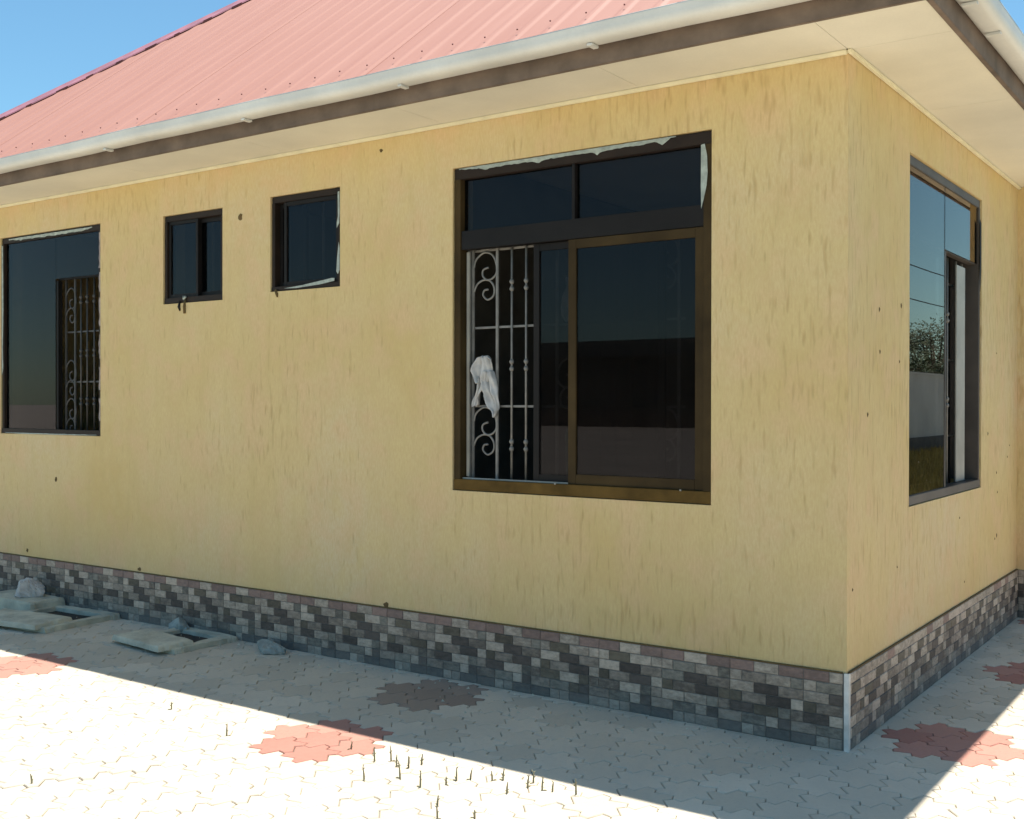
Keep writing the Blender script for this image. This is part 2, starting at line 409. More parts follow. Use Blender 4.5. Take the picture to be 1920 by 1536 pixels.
def stone_geo(mb, w_, h_, T=None, dep=.004):
    n = len(mb.v); g = .0014; b = .004
    o = [(-w_/2+g, -h_/2+g), (w_/2-g, -h_/2+g), (w_/2-g, h_/2-g), (-w_/2+g, h_/2-g)]
    i_ = [(a-math.copysign(b, a), c-math.copysign(b*.7, c)) for a, c in o]
    vs = [(a, .0005, c) for a, c in o]+[(a, -dep*.4, c) for a, c in o]+[(a, -dep-rng.uniform(-.001, .001), c) for a, c in i_]
    if T: vs = [tuple(T @ Vector(v)) for v in vs]
    mb.v += vs; mb.f.append((n+8, n+9, n+10, n+11))
    for l in (0, 4):
        for k in range(4): mb.f.append((n+l+k, n+l+(k+1) % 4, n+l+4+(k+1) % 4, n+l+4+k))
cache = {}; far = {}
for n, (area, st, p, rot) in enumerate(scored):
    wdt = round(st[2]-st[1], 4); col = st[5]
    if n < 300:
        key = (wdt, col)
        if key not in cache:
            mb = MB(); stone_geo(mb, wdt, RH); cache[key] = mb.mesh('stone', M[col])
        o = link('stone', cache[key], plinth, p+Vector((0, 0, 0))); o.rotation_euler = (0, 0, rot)
        o.location += Vector((math.sin(rot), -math.cos(rot), 0))*rng.uniform(-.0008, .001)
    else:
        mb = far.setdefault(col, MB()); stone_geo(mb, wdt, RH, Matrix.Translation(p) @ Matrix.Rotation(rot, 4, 'Z'))
# the smaller, farther stones: one part with several materials
mb = MB(); mats = []; idx = []
for col, q in far.items():
    n = len(mb.v); mb.v += q.v; mb.f += [tuple(i+n for i in f) for f in q.f]; idx += [len(mats)]*len(q.f); mats.append(M[col])
me = bpy.data.meshes.new('far_stones'); me.from_pydata(mb.v, [], mb.f)
for m_ in mats: me.materials.append(m_)
me.polygons.foreach_set('material_index', idx)
link('far_stones', me, plinth, kind='stuff')
part('corner_trim', MB().box((-.007, -.0150, -.02), (.0150, -.0095, ZT+.003)).box((.0097, -.0093, -.02), (.0150, .007, ZT+.002)), 'trim', house, bevel=.0015)
part('plinth_cap', MB().box((XL, -.012, ZT+.0005), (-.016, -.0006, ZT+.006)), 'mud', house)
part('plinth_cap', MB().box((.0006, .013, ZT+.0005), (.012, YJ-.012, ZT+.006)), 'mud', house)

# eaves: soffit, bead, fascia, gutter
OH = .43
soff = part('soffit', MB().box((XL-.42, -.42, H+.02), (.42, YB+.42, H+.06)), 'soffit', house)
def panel(x0, y0, x1, y1): part('soffit_panel', MB().box((x0+.0012, y0+.0012, H+.002), (x1-.0012, y1-.0012, H+.0185)), 'soffit', soff)
xs = [XL-.42, -7.0, -5.8, -4.6, -3.4, -2.2, -1.0, -.0]
for a, b in zip(xs, xs[1:]): panel(a, -.428, b, .0)
ys = [-.428, .0, 1.2, 2.4, 3.6, 4.8, 6.0, YB+.42]
for a, b in zip(ys, ys[1:]): panel(0.0, a, .428, b)
part('soffit_bead', MB().box((XL, -.022, H-.018), (-.0, -.0012, H+.0012)), 'bead', house, bevel=.004)
part('soffit_bead', MB().box((.0012, -.022, H-.017), (.022, YJ-.001, H+.0014)), 'bead', house, bevel=.004)
part('fascia_board', MB().box((XL-.45, -.452, H-.004), (.452, -.43, H+.20)), 'fascia', house, bevel=.002, label='brown board under the front gutter')
part('fascia_board', MB().box((.43, -.4285, H-.005), (.453, YB+.45, H+.199)), 'fascia', house, bevel=.002, label='brown board under the side gutter')
def gutter(axis, c, z, r, s0, s1):
    mb = MB(); prof = []
    sg = -1 if axis == 'x' else 1
    for i in range(15):
        a = math.pi+math.pi*i/14; prof.append((c-sg*r*math.cos(a)*-1*-1, z+r*math.sin(a)*1.0))
    se = lambda v: math.copysign(abs(v)**.62, v)
    prof = [(c+sg*r*se(math.cos(math.pi*i/14)), z-r*se(math.sin(math.pi*i/14))) for i in range(15)]
    prof = [(prof[0][0]-sg*.006, z+.002), (prof[0][0]+sg*.003, z+.006)]+prof+[(prof[-1][0], z+.05)]
    inner = [(c+(q[0]-c)*.94, z+(q[1]-z)*.94+.001) for q in prof]
    n = int((s1-s0)/.35)
    for k in range(n+1):
        s = s0+(s1-s0)*k/n; sag = .002*math.sin(k*1.9)+.0015*math.sin(k*.7)
        for (q, zz) in prof+inner[::-1]: mb.v.append((s, q, zz+sag) if axis == 'x' else (q, s, zz+sag))
    m_ = len(prof)*2
    for k in range(n):
        for j in range(m_):
            a = k*m_+j; b = k*m_+(j+1) % m_; mb.f.append((a, b, b+m_, a+m_))
    mb.f.append(tuple(range(m_))); mb.f.append(tuple(n*m_+i for i in range(m_)))
    return mb
gA = part('gutter', gutter('x', -.521, 3.128, .064, XL-.45, .55), 'gutter', house, smooth=False, label='off-white half-round gutter along the front eaves')
gB = part('gutter', gutter('y', .512, 3.128, .060, -.57, YB+.4), 'gutter', house, label='off-white half-round gutter along the side eaves')
for g in (gA, gB):
    for p in g.data.polygons: p.use_smooth = len(p.vertices) == 4
def bracket(axis, c, r, s):
    mb = MB(); zb = 3.128-r-.012
    T = (lambda a, q, z: (a, q, z)) if axis == 'x' else (lambda a, q, z: (q, a, z))
    mb.box(T(s-.014, c-.03, zb), T(s+.014, c+.03, 3.128-r-.0005)); return mb
for s in (-6.9, -5.75, -4.45, -3.19, -2.05, -.96, .2): part('gutter_bracket', bracket('x', -.521, .064, s), 'gutter', gA, .002)
for s in (-.1, .33, 1.5, 2.7): part('gutter_bracket', bracket('y', .512, .060, s), 'gutter', gB, .002)

# roof: hipped, sheets with trapezoidal ribs
TP = math.tan(R(38.2)); EY = -.50; EZ = 3.165; EXR = .50; EXL = -8.02
roof = link('roof', None, house, (0, 0, 0), label='faded red ribbed metal hipped roof')
YBK = YB+.5; RIB = .19
def sheet(e0, e1, side):
    """slope sheet between eave stations e0,e1; side: F front, R right, L left, K back; clipped at the hips"""
    prof = []; s = e0; k0 = round((e0)/RIB)
    st = []
    i = 0
    while s < e1-1e-6:
        for ds, dz in ((0, 0), (.108, 0), (.132, .005), (.154, .005), (.178, 0)):
            if s+ds <= e1+1e-6: st.append((s+ds, dz))
        s += RIB
    st.append((e1, 0))
    LEN = 4.3; cosp = 1/math.sqrt(1+TP*TP); sinp = TP*cosp
    bm = bmesh.new(); rows = []
    for tt in (-.03, LEN*.33, LEN*.66, LEN):
        rr = []
        for (a, dz) in st:
            d = tt-dz*sinp; z = EZ+tt*TP+dz*cosp
            P_ = {'F': (a, EY+d, z), 'R': (EXR-d, a, z), 'L': (EXL+d, a, z), 'K': (a, YBK-d, z)}[side]
            rr.append(bm.verts.new(P_))
        rows.append(rr)
    for a, b in zip(rows, rows[1:]):
        for i in range(len(a)-1): bm.faces.new((a[i], a[i+1], b[i+1], b[i]))
    planes = {'F': [((EXR, EY), (1, 1)), ((EXL, EY), (-1, 1))], 'K': [((EXR, YBK), (1, -1)), ((EXL, YBK), (-1, -1))],
              'R': [((EXR, EY), (-1, -1)), ((EXR, YBK), (-1, 1))], 'L': [((EXL, EY), (1, -1)), ((EXL, YBK), (1, 1))]}[side]
    for (c, n) in planes:
        bmesh.ops.bisect_plane(bm, geom=bm.verts[:]+bm.edges[:]+bm.faces[:], plane_co=(c[0], c[1], 0), plane_no=(n[0], n[1], 0), clear_outer=True)
    bmesh.ops.recalc_face_normals(bm, faces=bm.faces)
    me = bpy.data.meshes.new('roof_sheet'); bm.to_mesh(me); bm.free(); me.materials.append(M['roof'])
    return me
def slope(lo, hi, side):
    n = 0; a = lo
    while a < hi-.01:
        b = min(a+RIB*5, hi); me = sheet(a, b, side)
        if len(me.polygons):
            o = link('roof_sheet', me, roof); o.location.z = .0015*(n % 2); md = o.modifiers.new('t', 'SOLIDIFY'); md.thickness = .002
        a = b; n += 1
slope(EXL, EXR, 'F'); slope(EY, YBK, 'R'); slope(EY, YBK, 'L'); slope(EXL, EXR, 'K')
# hip caps with folded skirts, bridging the ribs
def hipcap(c, d, L=6.2):
    c = Vector(c); d = Vector(d).normalized(); side = Vector((0, 0, 1)).cross(d).normalized()
    # each skirt follows its own slope
    dn = TP/math.sqrt(2)*1.0
    mb = MB(); n = 24
    for k in range(n+1):
        p = c+d*(L*k/n)
        for (s, dz) in ((-.11, .010), (-.105, .020), (-.03, .027), (0, .036), (.03, .027), (.105, .020), (.11, .010)):
            mb.v.append(tuple(p+side*s+Vector((0, 0, dz-abs(s)*dn*.98))))
    for k in range(n):
        for j in range(6): a = k*7+j; mb.f.append((a, a+1, a+8, a+7))
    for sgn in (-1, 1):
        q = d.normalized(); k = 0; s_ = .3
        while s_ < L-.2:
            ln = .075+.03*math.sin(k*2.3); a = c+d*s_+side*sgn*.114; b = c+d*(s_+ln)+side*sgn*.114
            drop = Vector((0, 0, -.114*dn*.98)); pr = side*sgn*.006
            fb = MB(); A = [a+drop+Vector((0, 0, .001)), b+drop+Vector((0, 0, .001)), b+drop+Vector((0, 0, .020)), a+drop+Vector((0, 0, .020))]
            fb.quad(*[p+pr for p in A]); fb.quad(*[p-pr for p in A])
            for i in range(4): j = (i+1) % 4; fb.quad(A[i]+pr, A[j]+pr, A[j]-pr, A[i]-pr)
            part('skirt_gap_shade', fb, 'screw', roof); s_ += .268; k += 1  # dark piece in screw colour, standing in for shade under the cap skirt
    o = part('hip_cap', mb, 'ridge', roof); o.modifiers.new('t', 'SOLIDIFY').thickness = .0015
    return o
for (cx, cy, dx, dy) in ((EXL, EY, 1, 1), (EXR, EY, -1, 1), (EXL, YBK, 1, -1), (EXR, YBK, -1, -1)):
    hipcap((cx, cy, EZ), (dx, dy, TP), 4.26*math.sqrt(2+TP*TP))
scr = MB().tube([(0, 0, 0), (0, 0, .006), (0, 0, .007)], [.004, .004, .002], 6).mesh('screw', M['screw'])
for k in range(int((EXR-EXL)/RIB)):
    x = EXL+k*RIB+.145
    if abs(x) < 9: link('screw', scr, roof, (x, EY+.055+rng.uniform(-.01, .01), EZ+.055*TP+.028)).rotation_euler = (R(38), 0, 0)

# ------------------------------------------------------------ windows
def P3(axis):   # (along, depth inward, z) -> world
    return (lambda a, d, z: (a, d, z)) if axis == 'x' else (lambda a, d, z: (-d, a, z))
def bars(axis, rects, d0, d1):
    mb = MB(); T = P3(axis)
    for (a0, a1, z0, z1) in rects: mb.box(T(a0, d0, z0), T(a1, d1, z1))
    return mb
def window(axis, W, label, f=.05, transom=None, mull=None, fbot=None, frame='frame', far_depth=.076, jamb=None):
    jamb = jamb or frame
    a0, a1, z0, z1 = W; fb = fbot or f
    g = .004
    win = link('window', None, house, label=label)
    part('frame_head', bars(axis, [(a0+g, a1-g, z1-f, z1-g)], .012, .075), frame, win, .002)
    part('frame_sill', bars(axis, [(a0+g, a1-g, z0+g, z0+fb)], .006, .080), 'sill' if jamb == 'bronze' else frame, win, .002)
    part('frame_jamb', bars(axis, [(a0+g, a0+f*.75, z0+fb, z1-f)], .010, .076), jamb, win, .002)
    part('frame_jamb', bars(axis, [(a1-f*.75, a1-g, z0+fb, z1-f)], .010, far_depth), jamb, win, .002)
    if transom: part('transom', bars(axis, [(a0+f*.75, a1-f*.75, transom[0], transom[1])], .016 if axis == 'x' else .028, .072), 'frame_dark' if axis == 'x' else frame, win, .002)
    if mull: part('mullion', bars(axis, [(mull[0], mull[1], transom[1] if transom else z0+fb, z1-f)], .020, .066), 'frame_dark', win, .002)
    return win
def pane(axis, win, a0, a1, z0, z1, d): part('pane', bars(axis, [(a0, a1, z0, z1)], d, d+.005), 'glass' if axis == 'x' else 'glass_side', win)
def sash(axis, win, a0, a1, z0, z1, d, s=.038, mat='frame', both=True):
    t = bars(axis, [(a0, a0+s, z0, z1), (a1-s, a1, z0, z1), (a0+s, a1-s, z0, z0+s*1.1), (a0+s, a1-s, z1-s, z1)], d, d+.024)
    part('sash', t, mat, win, .0015); pane(axis, win, a0+s, a1-s, z0+s*1.1, z1-s, d+.009)
def film(axis, win, pts, d=.0085, th=.0025, mat='film', name='peeling_film'):
    T = P3(axis); mb = MB(); k = len(pts)
    for dd in (d, d-th):
        for (a, z) in pts: mb.v.append(T(a, dd, z))
    mb.f.append(tuple(range(k))); mb.f.append(tuple(range(k, 2*k)))
    for i in range(k): j = (i+1) % k; mb.f.append((i, j, k+j, k+i))
    return part(name, mb, mat, win)
def ragged(a0, a1, zt, zb, n, amp, blobs=()):
    top = []; bot = []
    for i in range(n+1):
        a = a0+(a1-a0)*i/n; e = min(1, 6*min(i, n-i)/n+.15)
        b = max([h*max(0, 1-abs(a-c)/w_) for c, w_, h in blobs]+[0])
        top.append((a, zt+rng.uniform(-.001, .001))); bot.append((a, zt-(zt-zb)*e-rng.uniform(0, amp)-b))
    return top+bot[::-1]
# main window
wm = window('x', WM, 'large front window, left half open to a scrolled grille, dark glass right', .062, (2.315, 2.415), (-1.405, -1.385), .062, jamb='bronze')
pane('x', wm, WM[0]+.046, -1.405, 2.415, 2.693, .045); pane('x', wm, -1.385, WM[1]-.046, 2.415, 2.693, .045)
sash('x', wm, -1.425, WM[1]-.047, 1.083, 2.313, .022, .046, 'bronze')
sash('x', wm, -1.655, -.90, 1.084, 2.312, .050, .036, 'frame_dark')
part('sash_track', bars('x', [(WM[0]+.046, -1.43, 1.082, 1.09)], .030, .040), 'silver', wm)
part('sash_seal', bars('x', [(-2.094, -2.076, 1.095, 2.305)], .055, .066), 'silver', wm, .001, label='pale vertical strip inside the left jamb')
film('x', wm, ragged(-2.11, -.82, 2.7505, 2.735, 90, .005, [(-1.93, .03, .012), (-1.60, .03, .018), (-1.58, .05, .008), (-1.25, .03, .016), (-1.23, .06, .008), (-.89, .04, .026)]), .0105)
film('x', wm, [(-.690, 2.69), (-.672, 2.693), (-.660, 2.64), (-.657, 2.56), (-.662, 2.50), (-.676, 2.44), (-.689, 2.395), (-.691, 2.5)], .009)
for a in (-1.49, -.79): part('screw', bars('x', [(a-.004, a+.004, 1.079, 1.086)], .001, .006), 'silver', wm)
# left window
wl = window('x', WL, 'window at the left edge of the front wall, grille dim behind glass', .045, None, None, .04)
pane('x', wl, WL[0]+.036, -5.88, 1.294, 2.706, .030)
part('stile', bars('x', [(-5.879, -5.855, 1.294, 2.385)], .036, .07), 'frame_dark', wl)
part('transom', bars('x', [(-5.879, WL[1]-.035, 2.39, 2.41)], .055, .07), 'frame_dark', wl)
pane('x', wl, -5.8795, WL[1]-.035, 2.40, 2.706, .030)
film('x', wl, ragged(-6.46, -5.40, 2.738, 2.722, 40, .008), .0105)
film('x', wl, [(-6.556, 2.70), (-6.54, 2.69), (-6.535, 2.2), (-6.545, 1.9), (-6.538, 1.75), (-6.555, 1.7)], .009)
for z0, z1 in ((2.69, 2.44), (2.41, 2.27), (2.23, 2.03), (1.97, 1.80), (1.74, 1.58), (1.52, 1.36)):
    n_ = 7; L_ = [(-5.322+rng.uniform(0, .012), z0+(z1-z0)*i/n_) for i in range(n_+1)]; R_ = [(-5.298+rng.uniform(-.006, .002), z0+(z1-z0)*i/n_) for i in range(n_, -1, -1)]
    film('x', wl, L_+R_, .0085, mat='film2')
film('x', wl, ragged(-6.50, -5.34, 1.262, 1.257, 30, .003), .0035)
# two small windows
w2 = window('x', W2, 'smaller-looking left of two small high windows, debris hanging from its sill', .04, None, None, .04)
sash('x', w2, W2[0]+.03, -4.27, 2.185, 2.693, .022, .022, 'frame_dark'); sash('x', w2, -4.30, W2[1]-.03, 2.186, 2.692, .050, .026, 'frame_dark')
for a in (-4.20, -4.09): part('bar', bars('x', [(a-.006, a+.006, 2.19, 2.69)], .082, .094), 'iron', w2)
w3 = window('x', W3, 'right of two small high windows, white film peeling at its right edge and sill', .04, None, None, .03)
sash('x', w3, -3.47, W3[1]-.03, 2.20, 2.712, .022, .024, 'frame_dark'); sash('x', w3, W3[0]+.03, -3.31, 2.201, 2.711, .050, .026, 'frame_dark')
for a in (-3.50, -3.38, -3.2): part('bar', bars('x', [(a-.006, a+.006, 2.2, 2.71)], .082, .094), 'iron', w3)
film('x', w3, [(-3.006, 2.725), (-2.992, 2.727), (-2.990, 2.6), (-2.994, 2.54), (-3.014, 2.515), (-3.012, 2.55), (-3.004, 2.58)], .009)
film('x', w3, [(-2.998, 2.43), (-2.990, 2.40), (-2.99, 2.27), (-3.004, 2.245), (-3.016, 2.26), (-3.010, 2.34)], .009)
film('x', w3, [(-3.45, 2.186), (-3.30, 2.196), (-3.10, 2.218), (-3.05, 2.224), (-3.028, 2.222), (-3.03, 2.206), (-3.15, 2.192), (-3.35, 2.182)], .005)
def shred(pts, r, mat, parent, name='sealant_shred'):
    part(name, MB().tube(pts, r, 6), mat, parent, smooth=True)
shred([(-4.40, .012, 2.19), (-4.38, -.004, 2.17), (-4.36, -.006, 2.185)], .008, 'film', w2, 'film_scrap')
shred([(-4.425, .004, 2.16), (-4.428, -.006, 2.12), (-4.42, -.004, 2.095)], [.009, .009, .005], 'frame_dark', w2)
shred([(-4.375, .004, 2.165), (-4.372, -.008, 2.12), (-4.372, -.006, 2.075)], [.008, .009, .008], 'mud', w2)
shred([(-3.52, .004, 2.18), (-3.505, -.005, 2.155), (-3.50, -.004, 2.135)], [.010, .009, .004], 'mud', w3)
# side window
wb = window('y', WB, 'tall window in the shaded side wall, sky and yard mirrored in its glass', .05, (2.345, 2.375), (1.70, 1.715), .05, frame='frame_side', far_depth=.178)
pane('y', wb, WB[0]+.0385, 1.7, 1.0255, 2.6945, .018); pane('y', wb, 1.716, WB[1]-.038, 2.35, 2.6945, .018)
part('stile', bars('y', [(1.71, 1.735, 1.0255, 2.34)], .016, .042), 'frame_side', wb, .0015); sash('y', wb, WB[0]+.10, 1.80, 1.027, 2.343, .046, .034, 'frame_dark')
film('y', wb, [(2.50, 2.62), (2.53, 2.60), (2.535, 2.35), (2.51, 2.18), (2.50, 2.3)], .004, mat='frame_dark')

part('screen_strip', bars('y', [(2.13, 2.34, 1.03, 2.31)], .052, .060), 'silver', wb, .002, label='pale upright strip inside the open half of the side window')
# grilles
SC1 = [(0,.075),(.05,.045),(.18,.022),(.46,0),(.79,.013),(.97,.057),(1,.11),(.82,.141),(.57,.147),(.39,.124),(.41,.093),(.64,.081)]
SC2 = [(0,.207),(.14,.168),(.43,.147),(.71,.154),(.89,.19),(.86,.234),(.61,.254),(.41,.23),(.46,.203),(.64,.199)]
def smoothpts(pts, n=5):
    out = []
    for i in range(len(pts)-1):
        p0 = pts[max(i-1, 0)]; p1 = pts[i]; p2 = pts[i+1]; p3 = pts[min(i+2, len(pts)-1)]
        for k in range(n):
            t = k/n; out.append(tuple(.5*((2*p1[j])+(-p0[j]+p2[j])*t+(2*p0[j]-5*p1[j]+4*p2[j]-p3[j])*t*t+(-p0[j]+3*p1[j]-3*p2[j]+p3[j])*t**3) for j in range(2)))
    out.append(pts[-1]); return out
def grille(axis, z0, z1, rails, plain, knot, scrolls, d, label, knots):
    T = P3(axis); g = link('window_grille', None, house, label=label); lo = min(plain+knot); hi = max(plain+knot)
    for z in rails: part('rail', MB().box(T(lo-.03, d+.004, z-.006), T(hi+.03, d+.012, z+.006)), 'iron', g, .001)
    for a in plain: part('bar', MB().box(T(a-.008, d-.008, z0), T(a+.008, d+.0035, z1)), 'iron', g, .002)
    for a in knot:
        part('bar', MB().tube([T(a, d-.002, z0), T(a, d-.002, z1)], .0062, 8), 'iron', g, smooth=True)
        for zk in knots:
            for dz in (.019, -.019):
                part('knuckle', MB().tube([T(a, d-.002, zk+dz+h) for h in (-.014, -.008, 0, .008, .014)], [.006, .011, .014, .011, .006], 8), 'iron', g, smooth=True)
    for (a0, wd, zt) in scrolls:
        for sc in (SC1, SC2):
            pts = [T(a0+u*wd, d-.002, zt-v) for u, v in smoothpts(sc)]
            part('scroll', MB().tube(pts, .006, 6), 'iron', g, smooth=True)
    return g
gm = grille('x', 1.03, 2.35, [2.312, 1.897, 1.474], [-2.073, -1.912, -1.533, -1.37, -1.0, -.84], [-1.818, -1.726, -1.635, -1.27, -1.18, -1.09],
       [(-2.067, .15, 2.30), (-2.067, .15, 1.468), (-1.378, -.15, 1.72), (-.994, .15, 2.30), (-.994, .15, 1.468)], .09,
       'grey scrolled iron grille behind the large front window', [2.115, 1.691, 1.268])
part('side_bar', MB().box((-2.105, .075, 1.03), (-2.085, .10, 2.35)), 'iron', gm)
part('arch', MB().tube([(-2.067+.155*i/8, .088, 2.345-.03*math.sin(math.pi*i/8)) for i in range(9)], .005, 6), 'iron', gm)
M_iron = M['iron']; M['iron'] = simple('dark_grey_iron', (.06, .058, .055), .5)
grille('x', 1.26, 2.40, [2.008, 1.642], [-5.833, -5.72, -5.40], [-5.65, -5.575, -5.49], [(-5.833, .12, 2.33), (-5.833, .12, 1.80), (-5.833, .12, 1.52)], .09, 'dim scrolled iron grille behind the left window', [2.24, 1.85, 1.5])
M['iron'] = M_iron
grille('y', .98, 2.35, [2.2, 1.75, 1.3], [1.0, 1.16, 1.60, 1.76, 2.3, 2.45], [1.3, 1.4, 1.5, 1.9, 2.0, 2.1], [(1.605, .15, 2.2), (1.605, .15, 1.3), (1.0, .15, 2.2), (1.0, .15, 1.3)], .10, 'grey scrolled iron grille behind the side window', [2.0, 1.5])

# ------------------------------------------------------------ cloths and curtain
def drape(name, T, prof, depth, mat, **pr):
    """prof: list of (z, a_left, a_right); folds run down the sheet"""
    mb = MB(); n = 22; rows = []
    pr_ = []
    for (z0, l0, r0_), (z1, l1, r1_) in zip(prof, prof[1:]):
        for k in range(5): f = k/5; pr_.append((z0+(z1-z0)*f, l0+(l1-l0)*f, r0_+(r1_-r0_)*f))
    pr_.append(prof[-1])
    ph = rng.uniform(0, 6)
    for i, (z, l, r_) in enumerate(pr_):
        for j in range(n+1):
            u = j/n; a = l+(r_-l)*u+.003*math.sin(7*u+z*40)
            dd = depth+.013*math.sin(u*11+ph+z*9)+.007*math.sin(u*23+z*33)+.004*math.sin(z*70+u*5)
            mb.v.append(T(a, dd, z+.005*math.sin(u*9+i*.4)))
    for i in range(len(pr_)-1):
        for j in range(n): a = i*(n+1)+j; mb.f.append((a, a+1, a+n+2, a+n+1))
    o = part(name, mb, mat, None, smooth=True, **pr); o.modifiers.new('t', 'SOLIDIFY').thickness = .004
    return o
TX = P3('x'); TY = P3('y')
rag = link('rag', None, None, (-1.97, .06, 1.45), label='white rag knotted through the grille of the large front window', category='rag')
def ragpart(name, prof, depth):
    o = drape(name, TX, prof, depth, 'cloth'); o.parent = rag; o.location = (1.97, -.06, -1.45)
ragpart('loop', [(1.74, -2.00, -1.965), (1.73, -2.03, -1.935), (1.70, -2.05, -1.925), (1.665, -2.058, -1.93), (1.63, -2.05, -1.95), (1.60, -2.03, -1.97)], .066)
ragpart('body', [(1.66, -1.98, -1.925), (1.62, -2.00, -1.905), (1.57, -2.00, -1.895), (1.53, -1.99, -1.882), (1.49, -1.97, -1.880), (1.46, -1.95, -1.882), (1.435, -1.925, -1.89), (1.42, -1.91, -1.90)], .058)
ragpart('tail', [(1.63, -2.03, -1.985), (1.57, -2.035, -1.995), (1.52, -2.055, -2.02), (1.485, -2.062, -2.025), (1.475, -2.058, -2.035)], .068)
drape('rag', TX, [(2.135, -1.487, -1.480), (2.08, -1.50, -1.462), (2.03, -1.512, -1.458), (1.98, -1.522, -1.455), (1.94, -1.517, -1.456), (1.915, -1.50, -1.465)], .12, 'cloth', label='small pointed white rag seen through glass, high in the large window', category='rag')
drape('rag', TX, [(1.36, -1.50, -1.47), (1.30, -1.51, -1.455), (1.22, -1.505, -1.455), (1.15, -1.51, -1.45), (1.09, -1.50, -1.46)], .14, 'green', label='pale green cloth hanging low inside the large front window', category='cloth')

# ------------------------------------------------------------ inspection chambers and litter by the wall
def lump(mb, c, s, seed, n=26, k=14):
    """crumpled film or cloth: sharp random creases over a low mound"""
    r_ = random.Random(seed); n0 = len(mb.v)
    dirs = [Vector((r_.gauss(0, 1), r_.gauss(0, 1), r_.gauss(0, .7))).normalized() for _ in range(15)]; hs = [r_.uniform(.62, 1.0) for _ in dirs]
    for i in range(k+1):
        th = math.pi*i/k
        for j in range(n):
            a = 2*math.pi*j/n; d = Vector((math.sin(th)*math.cos(a), math.sin(th)*math.sin(a), math.cos(th)))
            q = min([h/max(.25, d.dot(D_)) for D_, h in zip(dirs, hs)]+[1.35])*(1+.10*math.sin(11*a+5*th)*math.sin(th)*math.sin(7*th+a))
            mb.v.append((c[0]+s[0]*d.x*q, c[1]+s[1]*d.y*q, max(c[2]+s[2]*d.z*q, .001)))
    for i in range(k):
        for j in range(n): mb.f.append((n0+i*n+j, n0+i*n+(j+1) % n, n0+(i+1)*n+(j+1) % n, n0+(i+1)*n+j))
    return mb
def slab(w_, d_, h_, seed, nx=10):
    r_ = random.Random(seed); mb = MB(); pts = []
    for s in range(4):
        for k in range(nx):
            f = k/nx-.5
            e = [(f*w_, -d_/2), (w_/2, f*d_), (-f*w_, d_/2), (-w_/2, -f*d_)][s]
            j = r_.uniform(-.009, .006); pts.append((e[0]+(math.copysign(j, e[0]) if s in (1, 3) else 0), e[1]+(math.copysign(j, e[1]) if s in (0, 2) else 0)))
    n = len(pts)
    for (sc, z) in ((1.03, 0), (1.0, h_*.8), (.965, h_)):
        mb.v += [(x*sc, y*sc, z+(r_.uniform(-.003, .003) if z else 0)) for x, y in pts]
    for l in range(2):
        for i in range(n): j = (i+1) % n; mb.f.append((l*n+i, l*n+j, (l+1)*n+j, (l+1)*n+i))
    mb.f.append(tuple(2*n+i for i in range(n))); mb.f.append(tuple(range(n))[::-1])
    return mb
def chamber(x, y, w_, d_, h_, rot, label, coff, crot, seed):
    e = link('inspection_chamber', None, None, (x, y, 0), label=label, category='manhole'); e.rotation_euler.z = rot
    t = .07
    part('pit', MB().box((-w_/2+t, -d_/2+t, .002), (w_/2-t, d_/2-t, .006)), 'pit', e)  # near-black sheet that paints the shade inside the open chamber
    for (cx, cy, a, b) in ((0, -d_/2+t/2, w_, t), (0, d_/2-t/2, w_, t), (-w_/2+t/2, 0, t, d_-2*t), (w_/2-t/2, 0, t, d_-2*t)):
        o = part('rim', slab(a, b, h_, seed+int(cx*90+cy*50)), 'concrete', e); o.location = (cx, cy, 0)
    o = part('cover', slab(w_*.99, d_*.50, .032, seed+5), 'concrete', e); o.location = (coff[0], -d_*.25+coff[1], h_*.75+.002); o.rotation_euler = crot
    return e
chamber(-5.36, -.33, .66, .58, .035, .05, 'long low concrete chamber, cover pushed forward over a dark gap, at far left', (-.05, -.07), (R(1), 0, R(5)), 3)
chamber(-4.10, -.26, .52, .46, .03, -.03, 'smaller concrete chamber by the wall with a thin dark slit', (-.03, -.06), (R(1), 0, R(-5)), 17)
o = part('concrete_block', slab(.62, .26, .085, 31), 'concrete', None, label='rough concrete block against the plinth, topped by a pale bundle', category='block'); o.location = (-5.98, -.17, 0)
o = part('bundle', lump(MB(), (0, 0, .06), (.14, .08, .085), 5), 'bagw', None, label='crumpled pale bundle sitting on the rough concrete block', category='bundle'); o.location = (-5.93, -.15, .085)
o = part('plastic_sheet', lump(MB(), (0, 0, .02), (.12, .06, .06), 9), 'bagb', None, label='bluish plastic scrap on the back corner of the smaller chamber', category='litter'); o.location = (-4.36, -.06, .0)
o = part('plastic_sheet', lump(MB(), (0, 0, .01), (.15, .07, .045), 12), 'bagb', None, label='crumpled blue-green plastic lying on the paving at the wall foot', category='litter'); o.location = (-3.42, -.12, 0)

mb = MB()
for i in range(260):
    x = rng.uniform(-7, -3) if i < 170 else rng.uniform(-3, -.1); y = -abs(rng.gauss(0, .25))-.02; q = rng.uniform(.003, .011)
    n0 = len(mb.v); pts = [Vector((rng.uniform(-1, 1), rng.uniform(-1, 1), rng.uniform(.1, 1)))*q for _ in range(3)]
    mb.v += [(x+q, y, 0), (x-q*.6, y+q, 0), (x-q*.5, y-q, 0), (x+pts[0].x*.5, y+pts[0].y*.5, q)]
    mb.f += [(n0, n0+1, n0+3), (n0+1, n0+2, n0+3), (n0+2, n0, n0+3)]
part('gravel', mb, 'concrete', None, kind='stuff', label='scattered grit and crumbs of mortar along the wall foot', category='gravel')

